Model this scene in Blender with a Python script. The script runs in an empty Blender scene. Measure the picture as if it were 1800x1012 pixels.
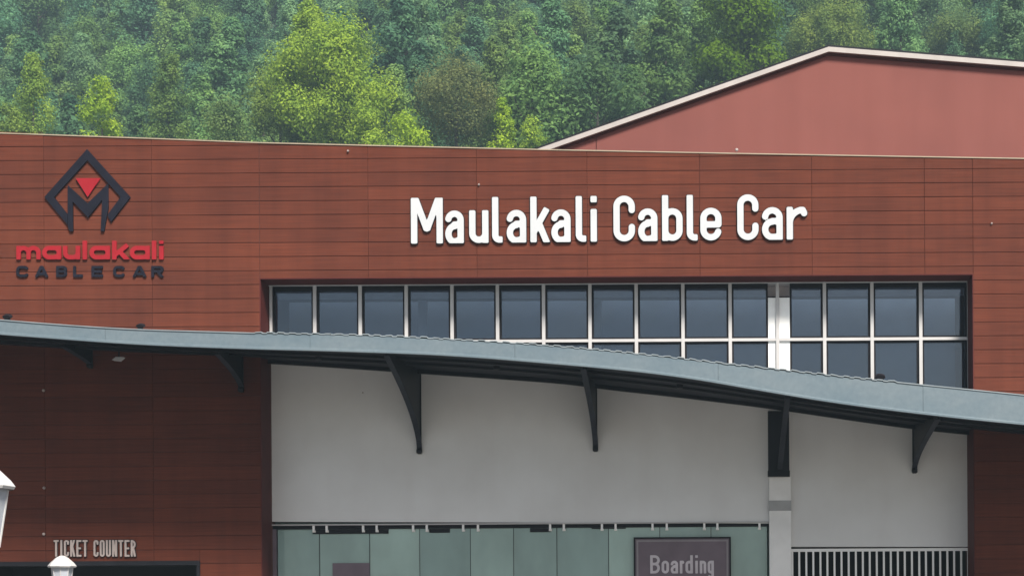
import bpy, math, random
import numpy as np
from mathutils import Matrix, Vector
random.seed(7)
RNG = np.random.default_rng(7)
scene = bpy.context.scene
COL = scene.collection
R = math.radians

# ------------------------------------------------------------------ camera
F_PX, DIST, PPX, PPY, ROLL, EYE = 2850.0, 30.0, 1230.0, 1095.0, R(0.35), 1.6
cam_data = bpy.data.cameras.new('camera')
cam = bpy.data.objects.new('camera', cam_data)
COL.objects.link(cam)
cam_data.sensor_width = 36.0
cam_data.lens = F_PX / 1800.0 * 36.0
cam_data.shift_x = (900.0 - PPX) / 1800.0
cam_data.shift_y = (PPY - 506.0) / 1800.0
cam_data.clip_start = 0.1
cam_data.clip_end = 2000.0
cam.matrix_world = Matrix.Translation((0, -DIST, EYE)) @ Matrix.Rotation(R(90), 4, 'X') @ Matrix.Rotation(-ROLL, 4, 'Z')
scene.camera = cam

# ------------------------------------------------------------------ sky, sun, exposure
SUN_EL, SUN_AZ = R(50), R(155)          # azimuth clockwise from +Y: in front of the facade, a little right
world = bpy.data.worlds.new('World')
scene.world = world
world.use_nodes = True
wn = world.node_tree.nodes
wl = world.node_tree.links
wn.clear()
wo = wn.new('ShaderNodeOutputWorld')
wb = wn.new('ShaderNodeBackground')
ws = wn.new('ShaderNodeTexSky')
ws.sky_type = 'NISHITA'
ws.sun_disc = False
ws.sun_elevation = SUN_EL
ws.sun_rotation = SUN_AZ
ws.dust_density = 3.0
ws.air_density = 1.0
wb.inputs['Strength'].default_value = 0.058
wl.new(ws.outputs['Color'], wb.inputs['Color'])
wl.new(wb.outputs['Background'], wo.inputs['Surface'])
sd = bpy.data.lights.new('sun', 'SUN')
sd.energy = 5.0
sd.angle = R(14)
sd.color = (1.0, 0.95, 0.87)
sun = bpy.data.objects.new('sun', sd)
COL.objects.link(sun)
sv = Vector((math.sin(SUN_AZ) * math.cos(SUN_EL), math.cos(SUN_AZ) * math.cos(SUN_EL), math.sin(SUN_EL)))
sun.rotation_euler = sv.to_track_quat('Z', 'Y').to_euler()
sun.location = (10, -20, 60)
vs = scene.view_settings
vs.view_transform = 'Standard'
vs.look = 'None'
vs.gamma = 1.0
vs.use_curve_mapping = False
vs.exposure = 0.9
scene.cycles.use_denoising = True
scene.cycles.max_bounces = 6
scene.cycles.diffuse_bounces = 3
scene.cycles.transparent_max_bounces = 12
scene.cycles.volume_bounces = 0

# ------------------------------------------------------------------ helpers
CR, SR = math.cos(ROLL), math.sin(ROLL)

def P(px, py, Y=0.0):
    """photo pixel (1800 wide) measured on the plane at depth Y -> world point"""
    a, b = px - PPX, PPY - py
    s = (DIST + Y) / F_PX
    return Vector(((a * CR + b * SR) * s, Y, EYE + (-a * SR + b * CR) * s))

def px_at(px, py, Y): return P(px, py, Y).x
def pz(px, py, Y): return P(px, py, Y).z

def link(name, me, mat=None, parent=None, smooth=False):
    if mat is not None and not me.materials: me.materials.append(mat)
    if smooth: me.polygons.foreach_set('use_smooth', [True] * len(me.polygons))
    o = bpy.data.objects.new(name, me)
    COL.objects.link(o)
    if parent is not None: o.parent = parent
    return o

def tag(o, label=None, cat=None, group=None, kind=None):
    if label: o['label'] = label
    if cat: o['category'] = cat
    if group: o['group'] = group
    if kind: o['kind'] = kind
    return o

def empty(name, loc, label=None, cat=None, group=None):
    o = bpy.data.objects.new(name, None)
    COL.objects.link(o)
    o.location = loc
    o.empty_display_size = 0.3
    return tag(o, label, cat, group)

class MB:
    def __init__(s): s.v, s.f = [], []
    def add(s, v, f):
        n = len(s.v)
        s.v += [tuple(q) for q in v]
        s.f += [tuple(i + n for i in g) for g in f]
        return s
    def box(s, x0, x1, y0, y1, z0, z1):
        return s.add([(x0,y0,z0),(x1,y0,z0),(x1,y1,z0),(x0,y1,z0),(x0,y0,z1),(x1,y0,z1),(x1,y1,z1),(x0,y1,z1)],
                     [(0,3,2,1),(4,5,6,7),(0,1,5,4),(1,2,6,5),(2,3,7,6),(3,0,4,7)])
    def quadbox(s, pts, y0, y1):
        """four (x,z) corners counter-clockwise seen from the front, extruded y0 -> y1"""
        n = len(pts)
        v = [(x, y0, z) for x, z in pts] + [(x, y1, z) for x, z in pts]
        f = [tuple(range(n)), tuple(range(2*n-1, n-1, -1))]
        for i in range(n):
            j = (i + 1) % n
            f.append((j, i, i + n, j + n))
        return s.add(v, f)
    def prism(s, pts, axis, a0, a1):
        """outline in the other two axes, extruded along axis"""
        n = len(pts)
        mk = {'x': lambda p, a: (a, p[0], p[1]), 'z': lambda p, a: (p[0], p[1], a), 'y': lambda p, a: (p[0], a, p[1])}[axis]
        v = [mk(p, a0) for p in pts] + [mk(p, a1) for p in pts]
        f = [tuple(range(n))[::-1], tuple(range(n, 2*n))]
        for i in range(n):
            j = (i + 1) % n
            f.append((i, j, j + n, i + n))
        return s.add(v, f)
    def rings(s, rings, cap=True):
        n = len(rings[0])
        v = [p for r in rings for p in r]
        f = []
        for k in range(len(rings) - 1):
            for i in range(n):
                j = (i + 1) % n
                f.append((k*n+i, k*n+j, (k+1)*n+j, (k+1)*n+i))
        if cap:
            f.append(tuple(range(n))[::-1])
            f.append(tuple((len(rings)-1)*n + i for i in range(n)))
        return s.add(v, f)
    def lathe(s, prof, n=16, c=(0,0,0), rot=0.0, cap=True):
        return s.rings([[(c[0]+r*math.cos(rot+2*math.pi*i/n), c[1]+r*math.sin(rot+2*math.pi*i/n), c[2]+z) for i in range(n)] for r, z in prof], cap)
    def tube(s, pts, radii, n=7):
        pts = [Vector(p) for p in pts]
        rs = []
        for i, p in enumerate(pts):
            d = (pts[min(i+1, len(pts)-1)] - pts[max(i-1, 0)]).normalized()
            u = d.cross(Vector((0.31, 0.9, 0.2))).normalized()
            w = d.cross(u)
            r = radii[i] if hasattr(radii, '__len__') else radii
            rs.append([p + u*r*math.cos(2*math.pi*k/n) + w*r*math.sin(2*math.pi*k/n) for k in range(n)])
        return s.rings(rs)
    def mesh(s, name):
        me = bpy.data.meshes.new(name)
        me.from_pydata(s.v, [], s.f)
        me.update()
        return me
    def build(s, name, mat, parent=None, smooth=False):
        import bmesh
        me = s.mesh(name)
        bm = bmesh.new(); bm.from_mesh(me)
        bmesh.ops.recalc_face_normals(bm, faces=bm.faces)
        bm.to_mesh(me); bm.free()
        return link(name, me, mat, parent, smooth)

# ------------------------------------------------------------------ materials
def new_mat(name):
    m = bpy.data.materials.new(name)
    m.use_nodes = True
    nt = m.node_tree
    return m, nt.nodes, nt.links, nt.nodes['Principled BSDF']

def noise_fac(n, l, scale, detail=4.0, vec=(1,1,1), coord='Position', rough=0.55):
    if coord == 'Position':
        src = n.new('ShaderNodeNewGeometry').outputs['Position']
    else:
        src = n.new('ShaderNodeTexCoord').outputs[coord]
    mp = n.new('ShaderNodeMapping')
    mp.inputs['Scale'].default_value = vec
    l.new(src, mp.inputs['Vector'])
    t = n.new('ShaderNodeTexNoise')
    t.inputs['Scale'].default_value = scale
    t.inputs['Detail'].default_value = detail
    t.inputs['Roughness'].default_value = rough
    l.new(mp.outputs['Vector'], t.inputs['Vector'])
    return t.outputs['Fac']

def ramp(n, l, fac, a, b, p0=0.3, p1=0.7):
    r = n.new('ShaderNodeValToRGB')
    r.color_ramp.elements[0].position = p0
    r.color_ramp.elements[1].position = p1
    r.color_ramp.elements[0].color = (*a, 1)
    r.color_ramp.elements[1].color = (*b, 1)
    l.new(fac, r.inputs['Fac'])
    return r.outputs['Color']

def mul(n, l, c1, c2, fac=1.0):
    m = n.new('ShaderNodeMix')
    m.data_type = 'RGBA'
    m.blend_type = 'MULTIPLY'
    m.inputs['Factor'].default_value = fac
    l.new(c1, m.inputs['A'])
    l.new(c2, m.inputs['B'])
    return m.outputs['Result']

def bump(n, l, fac, bsdf, strength=0.2, dist=0.01):
    b = n.new('ShaderNodeBump')
    b.inputs['Strength'].default_value = strength
    b.inputs['Distance'].default_value = dist
    l.new(fac, b.inputs['Height'])
    l.new(b.outputs['Normal'], bsdf.inputs['Normal'])

def simple(name, col, rough=0.6, metal=0.0, var=0.12, scale=3.0, vec=(1,1,1), bmp=0.0):
    m, n, l, b = new_mat(name)
    f = noise_fac(n, l, scale, 5, vec)
    lo = tuple(c * (1 - var) for c in col); hi = tuple(min(1, c * (1 + var)) for c in col)
    l.new(ramp(n, l, f, lo, hi), b.inputs['Base Color'])
    b.inputs['Roughness'].default_value = rough
    b.inputs['Metallic'].default_value = metal
    if bmp: bump(n, l, f, b, bmp)
    return m

def cladding_mat():
    m, n, l, b = new_mat('cladding')
    grain = noise_fac(n, l, 1.0, 6, (1.1, 1.0, 34.0))
    c = ramp(n, l, grain, (0.090, 0.0258, 0.0162), (0.126, 0.0358, 0.0212), 0.32, 0.68)
    patch = noise_fac(n, l, 0.55, 3)
    c = mul(n, l, c, ramp(n, l, patch, (0.84, 0.86, 0.9), (1.06, 1.04, 1.0), 0.35, 0.65))
    streak = noise_fac(n, l, 1.0, 5, (4.5, 1, 0.25))
    c = mul(n, l, c, ramp(n, l, streak, (0.93, 0.93, 0.94), (1.03, 1.03, 1.03), 0.38, 0.58))
    oi = n.new('ShaderNodeObjectInfo')
    c = mul(n, l, c, ramp(n, l, oi.outputs['Random'], (0.88, 0.9, 0.93), (1.07, 1.05, 1.02), 0.0, 1.0))
    l.new(c, b.inputs['Base Color'])
    b.inputs['Roughness'].default_value = 0.7
    b.inputs['Specular IOR Level'].default_value = 0.08
    bump(n, l, grain, b, 0.12, 0.004)
    return m

def hall_mat():
    m, n, l, b = new_mat('hall_sheet')
    f = noise_fac(n, l, 1.0, 4, (1.6, 1, 0.15))
    c = ramp(n, l, f, (0.190, 0.064, 0.053), (0.210, 0.073, 0.061), 0.3, 0.7)
    g = noise_fac(n, l, 0.35, 3)
    c = mul(n, l, c, ramp(n, l, g, (0.9, 0.9, 0.92), (1.05, 1.04, 1.03)))
    l.new(c, b.inputs['Base Color'])
    b.inputs['Roughness'].default_value = 0.7
    b.inputs['Specular IOR Level'].default_value = 0.12
    bump(n, l, noise_fac(n, l, 1.0, 1, (9, 1, 0.02)), b, 0.06, 0.01)
    return m

def plaster_mat():
    m, n, l, b = new_mat('white_render')
    f = noise_fac(n, l, 0.9, 5)
    c = ramp(n, l, f, (0.66, 0.655, 0.64), (0.74, 0.74, 0.73), 0.3, 0.7)
    s = noise_fac(n, l, 1.0, 4, (3.0, 1, 0.22))
    c = mul(n, l, c, ramp(n, l, s, (0.985, 0.98, 0.98), (1, 1, 1), 0.35, 0.55))
    l.new(c, b.inputs['Base Color'])
    b.inputs['Roughness'].default_value = 0.8
    bump(n, l, noise_fac(n, l, 30, 3), b, 0.15, 0.004)
    return m

def fascia_mat():
    m, n, l, b = new_mat('fascia_metal')
    f = noise_fac(n, l, 1.1, 4, (1, 1, 2.0))
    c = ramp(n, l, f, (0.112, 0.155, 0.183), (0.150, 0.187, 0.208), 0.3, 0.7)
    g = noise_fac(n, l, 14, 5)
    c = mul(n, l, c, ramp(n, l, g, (0.88, 0.9, 0.92), (1.06, 1.05, 1.04)))
    l.new(c, b.inputs['Base Color'])
    b.inputs['Roughness'].default_value = 0.42
    b.inputs['Metallic'].default_value = 0.1
    bump(n, l, f, b, 0.2, 0.02)
    return m

def glass_mat(name, film, tint, film_fac, gloss_fac, rough=0.03, wav=0.06):
    """tinted pane: diffuse film coloured to make up for weak sky reflection + clear tint (transparent) + mirror reflection"""
    m, n, l, b = new_mat(name)
    n.remove(b)
    out = n['Material Output']
    d = n.new('ShaderNodeBsdfDiffuse')
    f = noise_fac(n, l, 0.8, 4, (1.2, 1, 0.6))
    oi = n.new('ShaderNodeObjectInfo')
    l.new(mul(n, l, ramp(n, l, f, tuple(c*0.8 for c in film), tuple(c*1.15 for c in film)), ramp(n, l, oi.outputs['Random'], (.78,.8,.82), (1.15,1.12,1.1), 0, 1)), d.inputs['Color'])
    t = n.new('ShaderNodeBsdfTransparent')
    t.inputs['Color'].default_value = (*tint, 1)
    g = n.new('ShaderNodeBsdfGlossy')
    g.inputs['Roughness'].default_value = rough
    g.inputs['Color'].default_value = (0.85, 0.92, 1.0, 1)
    bp = n.new('ShaderNodeBump')
    bp.inputs['Strength'].default_value = wav
    bp.inputs['Distance'].default_value = 0.02
    l.new(noise_fac(n, l, 0.7, 2), bp.inputs['Height'])
    l.new(bp.outputs['Normal'], g.inputs['Normal'])
    m1 = n.new('ShaderNodeMixShader'); m1.inputs[0].default_value = film_fac
    l.new(t.outputs[0], m1.inputs[1]); l.new(d.outputs[0], m1.inputs[2])
    m2 = n.new('ShaderNodeMixShader'); m2.inputs[0].default_value = gloss_fac
    l.new(m1.outputs[0], m2.inputs[1]); l.new(g.outputs[0], m2.inputs[2])
    l.new(m2.outputs[0], out.inputs['Surface'])
    return m

def leaf_mat(name='foliage'):
    m, n, l, b = new_mat(name)
    n.remove(b)
    out = n['Material Output']
    oi = n.new('ShaderNodeObjectInfo')
    f = noise_fac(n, l, 0.55, 4, coord='Object')
    c = mul(n, l, oi.outputs['Color'], ramp(n, l, f, (0.62, 0.72, 0.78), (1.35, 1.25, 1.02), 0.35, 0.66))
    f2 = noise_fac(n, l, 5.0, 2, coord='Object')
    c = mul(n, l, c, ramp(n, l, f2, (0.75, 0.8, 0.8), (1.2, 1.15, 1.1), 0.35, 0.65))
    d = n.new('ShaderNodeBsdfDiffuse')
    t = n.new('ShaderNodeBsdfTranslucent')
    l.new(c, d.inputs['Color']); l.new(c, t.inputs['Color'])
    mx = n.new('ShaderNodeMixShader'); mx.inputs[0].default_value = 0.48
    l.new(d.outputs[0], mx.inputs[1]); l.new(t.outputs[0], mx.inputs[2])
    l.new(mx.outputs[0], out.inputs['Surface'])
    return m

M_CLAD = cladding_mat()
M_HALL = hall_mat()
M_PLASTER = plaster_mat()
M_FASCIA = fascia_mat()
M_LEAF = leaf_mat()
M_BARK = simple('bark', (0.045, 0.035, 0.028), 0.9, var=0.3, scale=4, vec=(1,1,0.3), bmp=0.4)
M_BACK = simple('cladding_backing', (0.090, 0.029, 0.021), 0.8)
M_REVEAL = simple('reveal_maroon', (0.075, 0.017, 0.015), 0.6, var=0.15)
M_WHITE = simple('white_frame', (0.45, 0.435, 0.43), 0.4, var=0.05)
M_TRIM = simple('white_trim', (0.38, 0.345, 0.325), 0.5, var=0.08)
M_LETTER = simple('letter_white', (0.48, 0.49, 0.50), 0.35, var=0.05, scale=2)
M_BLACK = simple('black_steel', (0.016, 0.016, 0.020), 0.45, var=0.2)
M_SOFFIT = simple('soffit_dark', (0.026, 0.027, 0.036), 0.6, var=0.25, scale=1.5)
M_LOGO = simple('logo_dark', (0.010, 0.010, 0.017), 0.45, var=0.2)
M_RED = simple('logo_red', (0.26, 0.012, 0.019), 0.6, var=0.1)
M_CONC = simple('white_concrete', (0.82, 0.81, 0.79), 0.8, var=0.07, scale=2.5, bmp=0.1)
M_PAVE = simple('plaza_paving', (0.13, 0.125, 0.12), 0.85, var=0.12, scale=0.8)
M_COPING = simple('coping_metal', (0.30, 0.24, 0.17), 0.5, var=0.12)
M_ROOM = simple('room_wall', (0.24, 0.28, 0.34), 0.9)
M_ROOMCEIL = simple('room_ceiling', (0.70, 0.62, 0.60), 0.9)
M_HALLWALL = simple('lobby_wall', (0.30, 0.42, 0.40), 0.9)
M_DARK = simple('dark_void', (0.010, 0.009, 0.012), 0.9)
M_GLASS_UP = glass_mat('window_glass', (0.028, 0.046, 0.072), (0.62, 0.69, 0.76), 0.16, 0.09)
M_GLASS_DN = glass_mat('screen_glass', (0.46, 0.62, 0.585), (0.66, 0.84, 0.80), 0.60, 0.06)
M_SIGN = simple('sign_mauve', (0.135, 0.098, 0.120), 0.5, var=0.12)
M_SIGNLINE = simple('sign_line', (0.23, 0.20, 0.215), 0.5)
M_SIGNTXT = simple('sign_text', (0.55, 0.50, 0.53), 0.5)
M_BARS = simple('bar_white', (0.85, 0.84, 0.82), 0.45, var=0.05)
M_ROOFSH = simple('roof_sheet', (0.26, 0.30, 0.32), 0.45, metal=0.2)
M_LAMP = simple('lamp_white', (0.38, 0.40, 0.44), 0.4, var=0.08, scale=8)
M_LAMPCAP = simple('lamp_cap', (0.48, 0.47, 0.465), 0.45, var=0.06)
M_GREY = simple('parasol_cloth', (0.040, 0.030, 0.032), 0.85)
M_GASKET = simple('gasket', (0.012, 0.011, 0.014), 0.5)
M_HILL = simple('forest_floor', (0.030, 0.050, 0.022), 0.95, var=0.4, scale=0.2)
M_CREAM = simple('small_white', (0.36, 0.30, 0.28), 0.5)

for m_ in (M_LOGO, M_BLACK, M_SOFFIT, M_GASKET, M_RED, M_REVEAL):
    m_.node_tree.nodes['Principled BSDF'].inputs['Specular IOR Level'].default_value = 0.12

# ------------------------------------------------------------------ ground and hill
HILL_Y, HILL_S = 48.0, 0.60
def hill_z(x, y):
    t = y - HILL_Y
    if t <= 0: return 0.0
    z = HILL_S * t
    z += (2.6 * math.sin(x * 0.045 + 0.8) + 1.6 * math.sin(x * 0.11 + y * 0.04) + 1.4 * math.sin(y * 0.07 - x * 0.03)) * min(1, t / 30)
    z += 0.0006 * (x + 20) * abs(x + 20) * min(1, t / 60)
    return max(0.0, z)

g = MB().add([(-260,-140,0),(260,-140,0),(260,HILL_Y+0.5,0),(-260,HILL_Y+0.5,0)], [(0,1,2,3)])
tag(g.build('ground', M_PAVE), kind='structure')
hx = np.linspace(-260, 260, 70); hy = np.linspace(HILL_Y, 330, 60)
hv = [(x, y, hill_z(x, y) - 0.004) for y in hy for x in hx]
hf = [(j*70+i, j*70+i+1, (j+1)*70+i+1, (j+1)*70+i) for j in range(59) for i in range(69)]
tag(MB().add(hv, hf).build('hill', M_HILL, smooth=True), kind='structure')

# canopy outline (needed by the windows and walls that meet it)
Y_REC = 0.70
Y_F = -2.7
TOPL = [(-800, 520), (-160, 548), (-60, 557), (0, 562.5), (60, 567.5), (133, 573), (217, 578.5), (300, 581.5), (380, 583.5), (450, 586), (560, 587.5), (667, 590.5), (740, 594), (811, 598), (880, 602), (955, 607), (1050, 615), (1133, 623.5), (1210, 632), (1279, 640), (1383, 651), (1467, 661), (1540, 668), (1592, 673.5), (1717, 686), (1800, 694.5), (1960, 711), (2560, 765)]
BOTL = [(-800, 545), (-160, 572), (-60, 582), (0, 588), (75, 593), (150, 599), (230, 604.5), (300, 608), (380, 611), (450, 613.5), (560, 616), (667, 619.5), (740, 622), (811, 626), (880, 631), (955, 637.5), (1050, 645.5), (1133, 654), (1217, 665), (1280, 676), (1342, 687), (1405, 697.5), (1467, 707.5), (1530, 716), (1592, 724), (1717, 738), (1800, 746), (1960, 762), (2560, 812)]
BAKL = [(-800, 575), (-160, 600), (0, 612), (230, 624), (472, 633), (580, 640), (688, 647.5), (746, 652), (880, 661), (1020, 671.5), (1050, 678), (1200, 694), (1342, 711), (1392, 718), (1500, 734), (1608, 749), (1700, 758), (1960, 785), (2560, 835)]
def curve(pts, Y):
    w = [P(p, q, Y) for p, q in pts]
    xs = np.array([a.x for a in w]); zz = np.array([a.z for a in w])
    xd = np.linspace(xs[0], xs[-1], 800)
    zd = np.interp(xd, xs, zz)
    k = np.hanning(41); k /= k.sum()
    zd = np.convolve(np.pad(zd, 20, mode='reflect', reflect_type='odd'), k, 'valid')
    return lambda x: np.interp(x, xd, zd)
z_top, z_bot, z_bak = curve(TOPL, Y_F), curve(BOTL, Y_F), curve(BAKL, Y_REC)
cx0, cx1 = px_at(-790, 560, Y_F), px_at(2550, 700, Y_F)
cxs = np.linspace(cx0, cx1, 140)
def sof(x, y):
    """underside height"""
    t = (y - Y_F) / (Y_REC - Y_F)
    return float((z_bot(x) + .05) * (1 - t) + z_bak(x) * t)

# ------------------------------------------------------------------ terminal building
Y_REC = 0.70                                   # recess plane (glazing, white wall)
bld = empty('terminal_building', (0, 0, 0),
            'wide red-brown clad station building with a band of windows above a wavy canopy', 'building')

xW0, xW1 = px_at(457, 560, 0), px_at(1711, 560, 0)       # recess opening
zHEAD = (pz(457, 489, 0) + pz(1710, 482, 0)) / 2 + 0.0
X_L, X_R = px_at(-900, 500, 0), px_at(2700, 500, 0)
def parapet(x):
    xs = [px_at(p, q, 0) for p, q in PAR]; zs = [pz(p, q, 0) for p, q in PAR]
    return float(np.interp(x, xs, zs))
PAR = [(-900, 195), (0, 234), (250, 243), (457, 251), (700, 257), (950, 263), (1300, 270), (1700, 277), (2700, 294)]

# ticket counter opening
xT0, xT1 = px_at(-75, 1000, 0), px_at(351, 1000, 0)
zT = pz(250, 987, 0)

# backing wall (with the recess and the counter opening left out)
bw = MB()
par_x = [X_L] + [px_at(p, q, 0) for p, q in PAR[1:-1]] + [X_R]
top = [(x, parapet(x) - 0.03) for x in par_x]
def strip(mb, x0, x1, z0, y0=0.013, y1=0.40):
    xs = [x0] + [x for x in par_x if x0 + .01 < x < x1 - .01] + [x1]
    for a, b in zip(xs, xs[1:]):
        mb.quadbox([(a, z0), (b, z0), (b, parapet(b) - .03), (a, parapet(a) - .03)], y0, y1)
strip(bw, X_L, xT0, 0.0); strip(bw, xT0, xT1, zT); strip(bw, xT1, xW0, 0.0)
strip(bw, xW0, xW1, zHEAD); strip(bw, xW1, X_R, 0.0)
wall = bw.build('facade_wall', M_BACK, bld)

# cladding panels, one object each
JX = [-900, -112, 77, 267, 457, 647, 838, 1032, 1230, 1427, 1625, 1711, 1825, 2700]
jx = [px_at(p, 380, 0) for p in JX]
jx[4], jx[11] = xW0, xW1
pitch = 24.45 * DIST / F_PX
z_ref = pz(500, 402, 0)
zs = [.02, 1.2] + [z for z in (z_ref + k * pitch for k in range(-40, 12)) if z > 1.45]
GAP, GAPX = 0.0042, 0.0022
def sub_rect(r, h):
    x0, x1, z0, z1 = r; a0, a1, b0, b1 = h
    if a1 <= x0 or a0 >= x1 or b1 <= z0 or b0 >= z1: return [r]
    out = []
    if a0 > x0: out.append((x0, a0, z0, z1))
    if a1 < x1: out.append((a1, x1, z0, z1))
    m0, m1 = max(x0, a0), min(x1, a1)
    if b0 > z0: out.append((m0, m1, z0, b0))
    if b1 < z1: out.append((m0, m1, b1, z1))
    return out
holes = [(xW0, xW1, -1, zHEAD), (xT0, xT1, -1, zT)]
panels = []
for a, b in zip(jx, jx[1:]):
    for c, d in zip(zs, zs[1:]):
        if d < 0.05: continue
        c = max(c, 0.02)
        tA, tB = parapet(a), parapet(b)
        if c > max(tA, tB) - .03: continue
        rs = [(a, b, c, d)]
        for h in holes: rs = [q for r in rs for q in sub_rect(r, h)]
        panels += rs
for (a, b, c, d) in panels:
    if b - a < .06 or d - c < .03: continue
    a2, b2, c2 = a + (GAP if abs(a - xW0) < .01 else GAPX), b - (GAP if abs(b - xW0) < .01 else GAPX), c + GAP
    dA, dB = min(d, parapet(a) - .002) - GAP, min(d, parapet(b) - .002) - GAP
    if min(dA, dB) < c2 + .01:
        dA, dB = max(dA, c2 + .004), max(dB, c2 + .004)
    o = random.uniform(-.0025, .0025)
    # shallow chamfer at the edges so that each board catches light
    e = 0.005
    mb = MB()
    f0 = [(a2, c2), (b2, c2), (b2, dB), (a2, dA)]
    f1 = [(a2+e, c2+e), (b2-e, c2+e), (b2-e, dB-e), (a2+e, dA-e)]
    v = [(x, 0.0125, z) for x, z in f0] + [(x, e+o, z) for x, z in f0] + [(x, o, z) for x, z in f1]
    f = [(8,9,10,11)]
    for i in range(4):
        j = (i+1) % 4
        f += [(i, j, j+4, i+4), (i+4, j+4, j+8, i+8)]
    mb.add(v, f)
    link('cladding_panel', mb.mesh('cladding_panel'), M_CLAD, wall)

# coping along the sloping parapet
cp = MB()
for a, b in zip(par_x, par_x[1:]):
    za, zb = parapet(a), parapet(b)
    cp.quadbox([(a, za - .012), (b, zb - .012), (b, zb + .008), (a, za + .008)], -0.012, 0.42)
cp.build('coping', M_COPING, bld)

# side walls, back wall and roof of the building mass (never seen, they keep the light out but for an added slot over the gallery)
sh = MB()
sh.box(X_L, X_L + .3, .42, 16, 0, 8.9); sh.box(X_R - .3, X_R, .42, 16, 0, 8.3)
sh.box(X_L, X_R, 16.0, 16.3, 0, 8.3)
sh.box(X_L + .3, X_R - .3, 2.32, 16, 8.15, 8.3)
sh.build('rear_shell', M_BACK, bld)

# reveal lining round the recess
rv = MB()
rv.box(xW0 - .006, xW0 + .012, .0, Y_REC + .1, 0, zHEAD - .014)
rv.box(xW1 - .012, xW1 + .006, .0, Y_REC + .1, 0, zHEAD - .014)
rv.box(xW0 - .006, xW1 + .006, .0, Y_REC + .1, zHEAD - .012, zHEAD + .008)
rv.build('window_reveal', M_REVEAL, bld)

# upper window band
MULL = [476, 553, 633, 714, 794.5, 874.5, 955.5, 1037, 1118.5, 1200.5, 1283.5, 1367, 1449.5, 1533, 1618.5, 1703]
xM = [px_at(p, 560, .56) for p in MULL]
zTOP = (pz(476, 499, .56) + pz(1703, 493, .56)) / 2
zTR = (pz(800, 598, .56) + pz(1690, 596, .56)) / 2
zSILL = sof(xM[15], .7)
yG = 0.64
for i, x in enumerate(xM):
    w = 0.031 if 0 < i < 15 else 0.024
    MB().box(x - w, x + w, .56, .70, sof(x, .6) + .06, zTOP - .033).build('mullion', M_WHITE, bld)
MB().box(xW0 + .014, xW1 - .014, .553, .70, zTOP - .032, zTOP + .028).build('head_rail', M_WHITE, bld)
MB().box(xW0 + .014, xW1 - .014, .58, .70, zTOP + .0285, zHEAD - .0145).build('head_packer', M_REVEAL, bld)
colX0, colX1 = px_at(1350.5, 600, .6), px_at(1388.5, 600, .6)
for i in range(15):
    a, b = xM[i] + .033, xM[i+1] - .033
    MB().box(a - .0015, b + .0015, .566, .69, zTR - .027, zTR + .027).build('transom', M_WHITE, bld)
    if i == 10: b = colX0 - .004
    if i == 11: a = colX1 + .004
    for (z0, z1) in ((zTR + .029, zTOP - .034), (max(sof(a, .64), sof(b, .64)) + .07, zTR - .029)):
        if z1 - z0 < .12: continue
        s, tt = .034, (.075 if z1 > zTR + .1 else .034)
        mb = MB()
        y0, y1 = .60, .68
        mb.box(a, a + s, y0, y1, z0, z1); mb.box(b - s, b, y0, y1, z0, z1)
        mb.box(a + s, b - s, y0, y1, z0, z0 + s); mb.box(a + s, b - s, y0, y1, z1 - tt, z1)
        win = mb.build('window', M_GASKET, bld)
        tilt = random.uniform(-.011, .011)
        MB().add([(a+s-.004, yG+tilt, z0+s-.004), (b-s+.004, yG-tilt, z0+s-.004), (b-s+.004, yG-tilt*.4, z1-tt+.004), (a+s-.004, yG+tilt*.4, z1-tt+.004),
                  (a+s-.004, yG+.01+tilt, z0+s-.004), (b-s+.004, yG+.01-tilt, z0+s-.004), (b-s+.004, yG+.01-tilt*.4, z1-tt+.004), (a+s-.004, yG+.01+tilt*.4, z1-tt+.004)],
                 [(0,1,2,3), (7,6,5,4), (0,4,5,1), (1,5,6,2), (2,6,7,3), (3,7,4,0)]).build('pane', M_GLASS_UP, win)

# room behind the windows
zC = zHEAD - .02
room = MB()
room.box(xW0, xW1, 2.15, 2.3, zSILL - .3, zC)
room.box(xW0, xW1, .82, 2.15, zSILL - .35, zSILL - .25)
room.build('gallery_wall', M_ROOM, bld)
MB().box(xW0, xW1, .72, 1.25, zC + .004, zC + .1).build('gallery_ceiling', M_ROOMCEIL, bld)  # cut short to leave an invented sky slot that lights the gallery
for (p0, p1) in ((733, 747), (1043, 1056)):
    x0, x1 = px_at(p0, 560, .86), px_at(p1, 560, .86)
    MB().box(x0, x1, .96, 1.2, zSILL - .24, pz(740, 527, .9)).build('column', M_WHITE, bld)
MB().box(xW0 + .02, xW1 - .02, .90, .955, pz(740, 524, .9), zC - .002).build('pale_ceiling_band', M_ROOMCEIL, bld)  # pale strip put in for the bright ceiling band behind the glass

# white column through the canopy, steel collar on it
zColT = pz(1369, 523, .6)
cb = MB().box(colX0, colX1, .602, 1.0, 0.0, zColT)
colo = cb.build('column', M_CONC, bld)
MB().box(colX0 - .006, colX1 + .006, .596, .80, pz(1369, 897, .6), pz(1369, 879, .6)).build('band', simple('column_band', (0.36, 0.36, 0.36), 0.8), colo)

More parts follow.
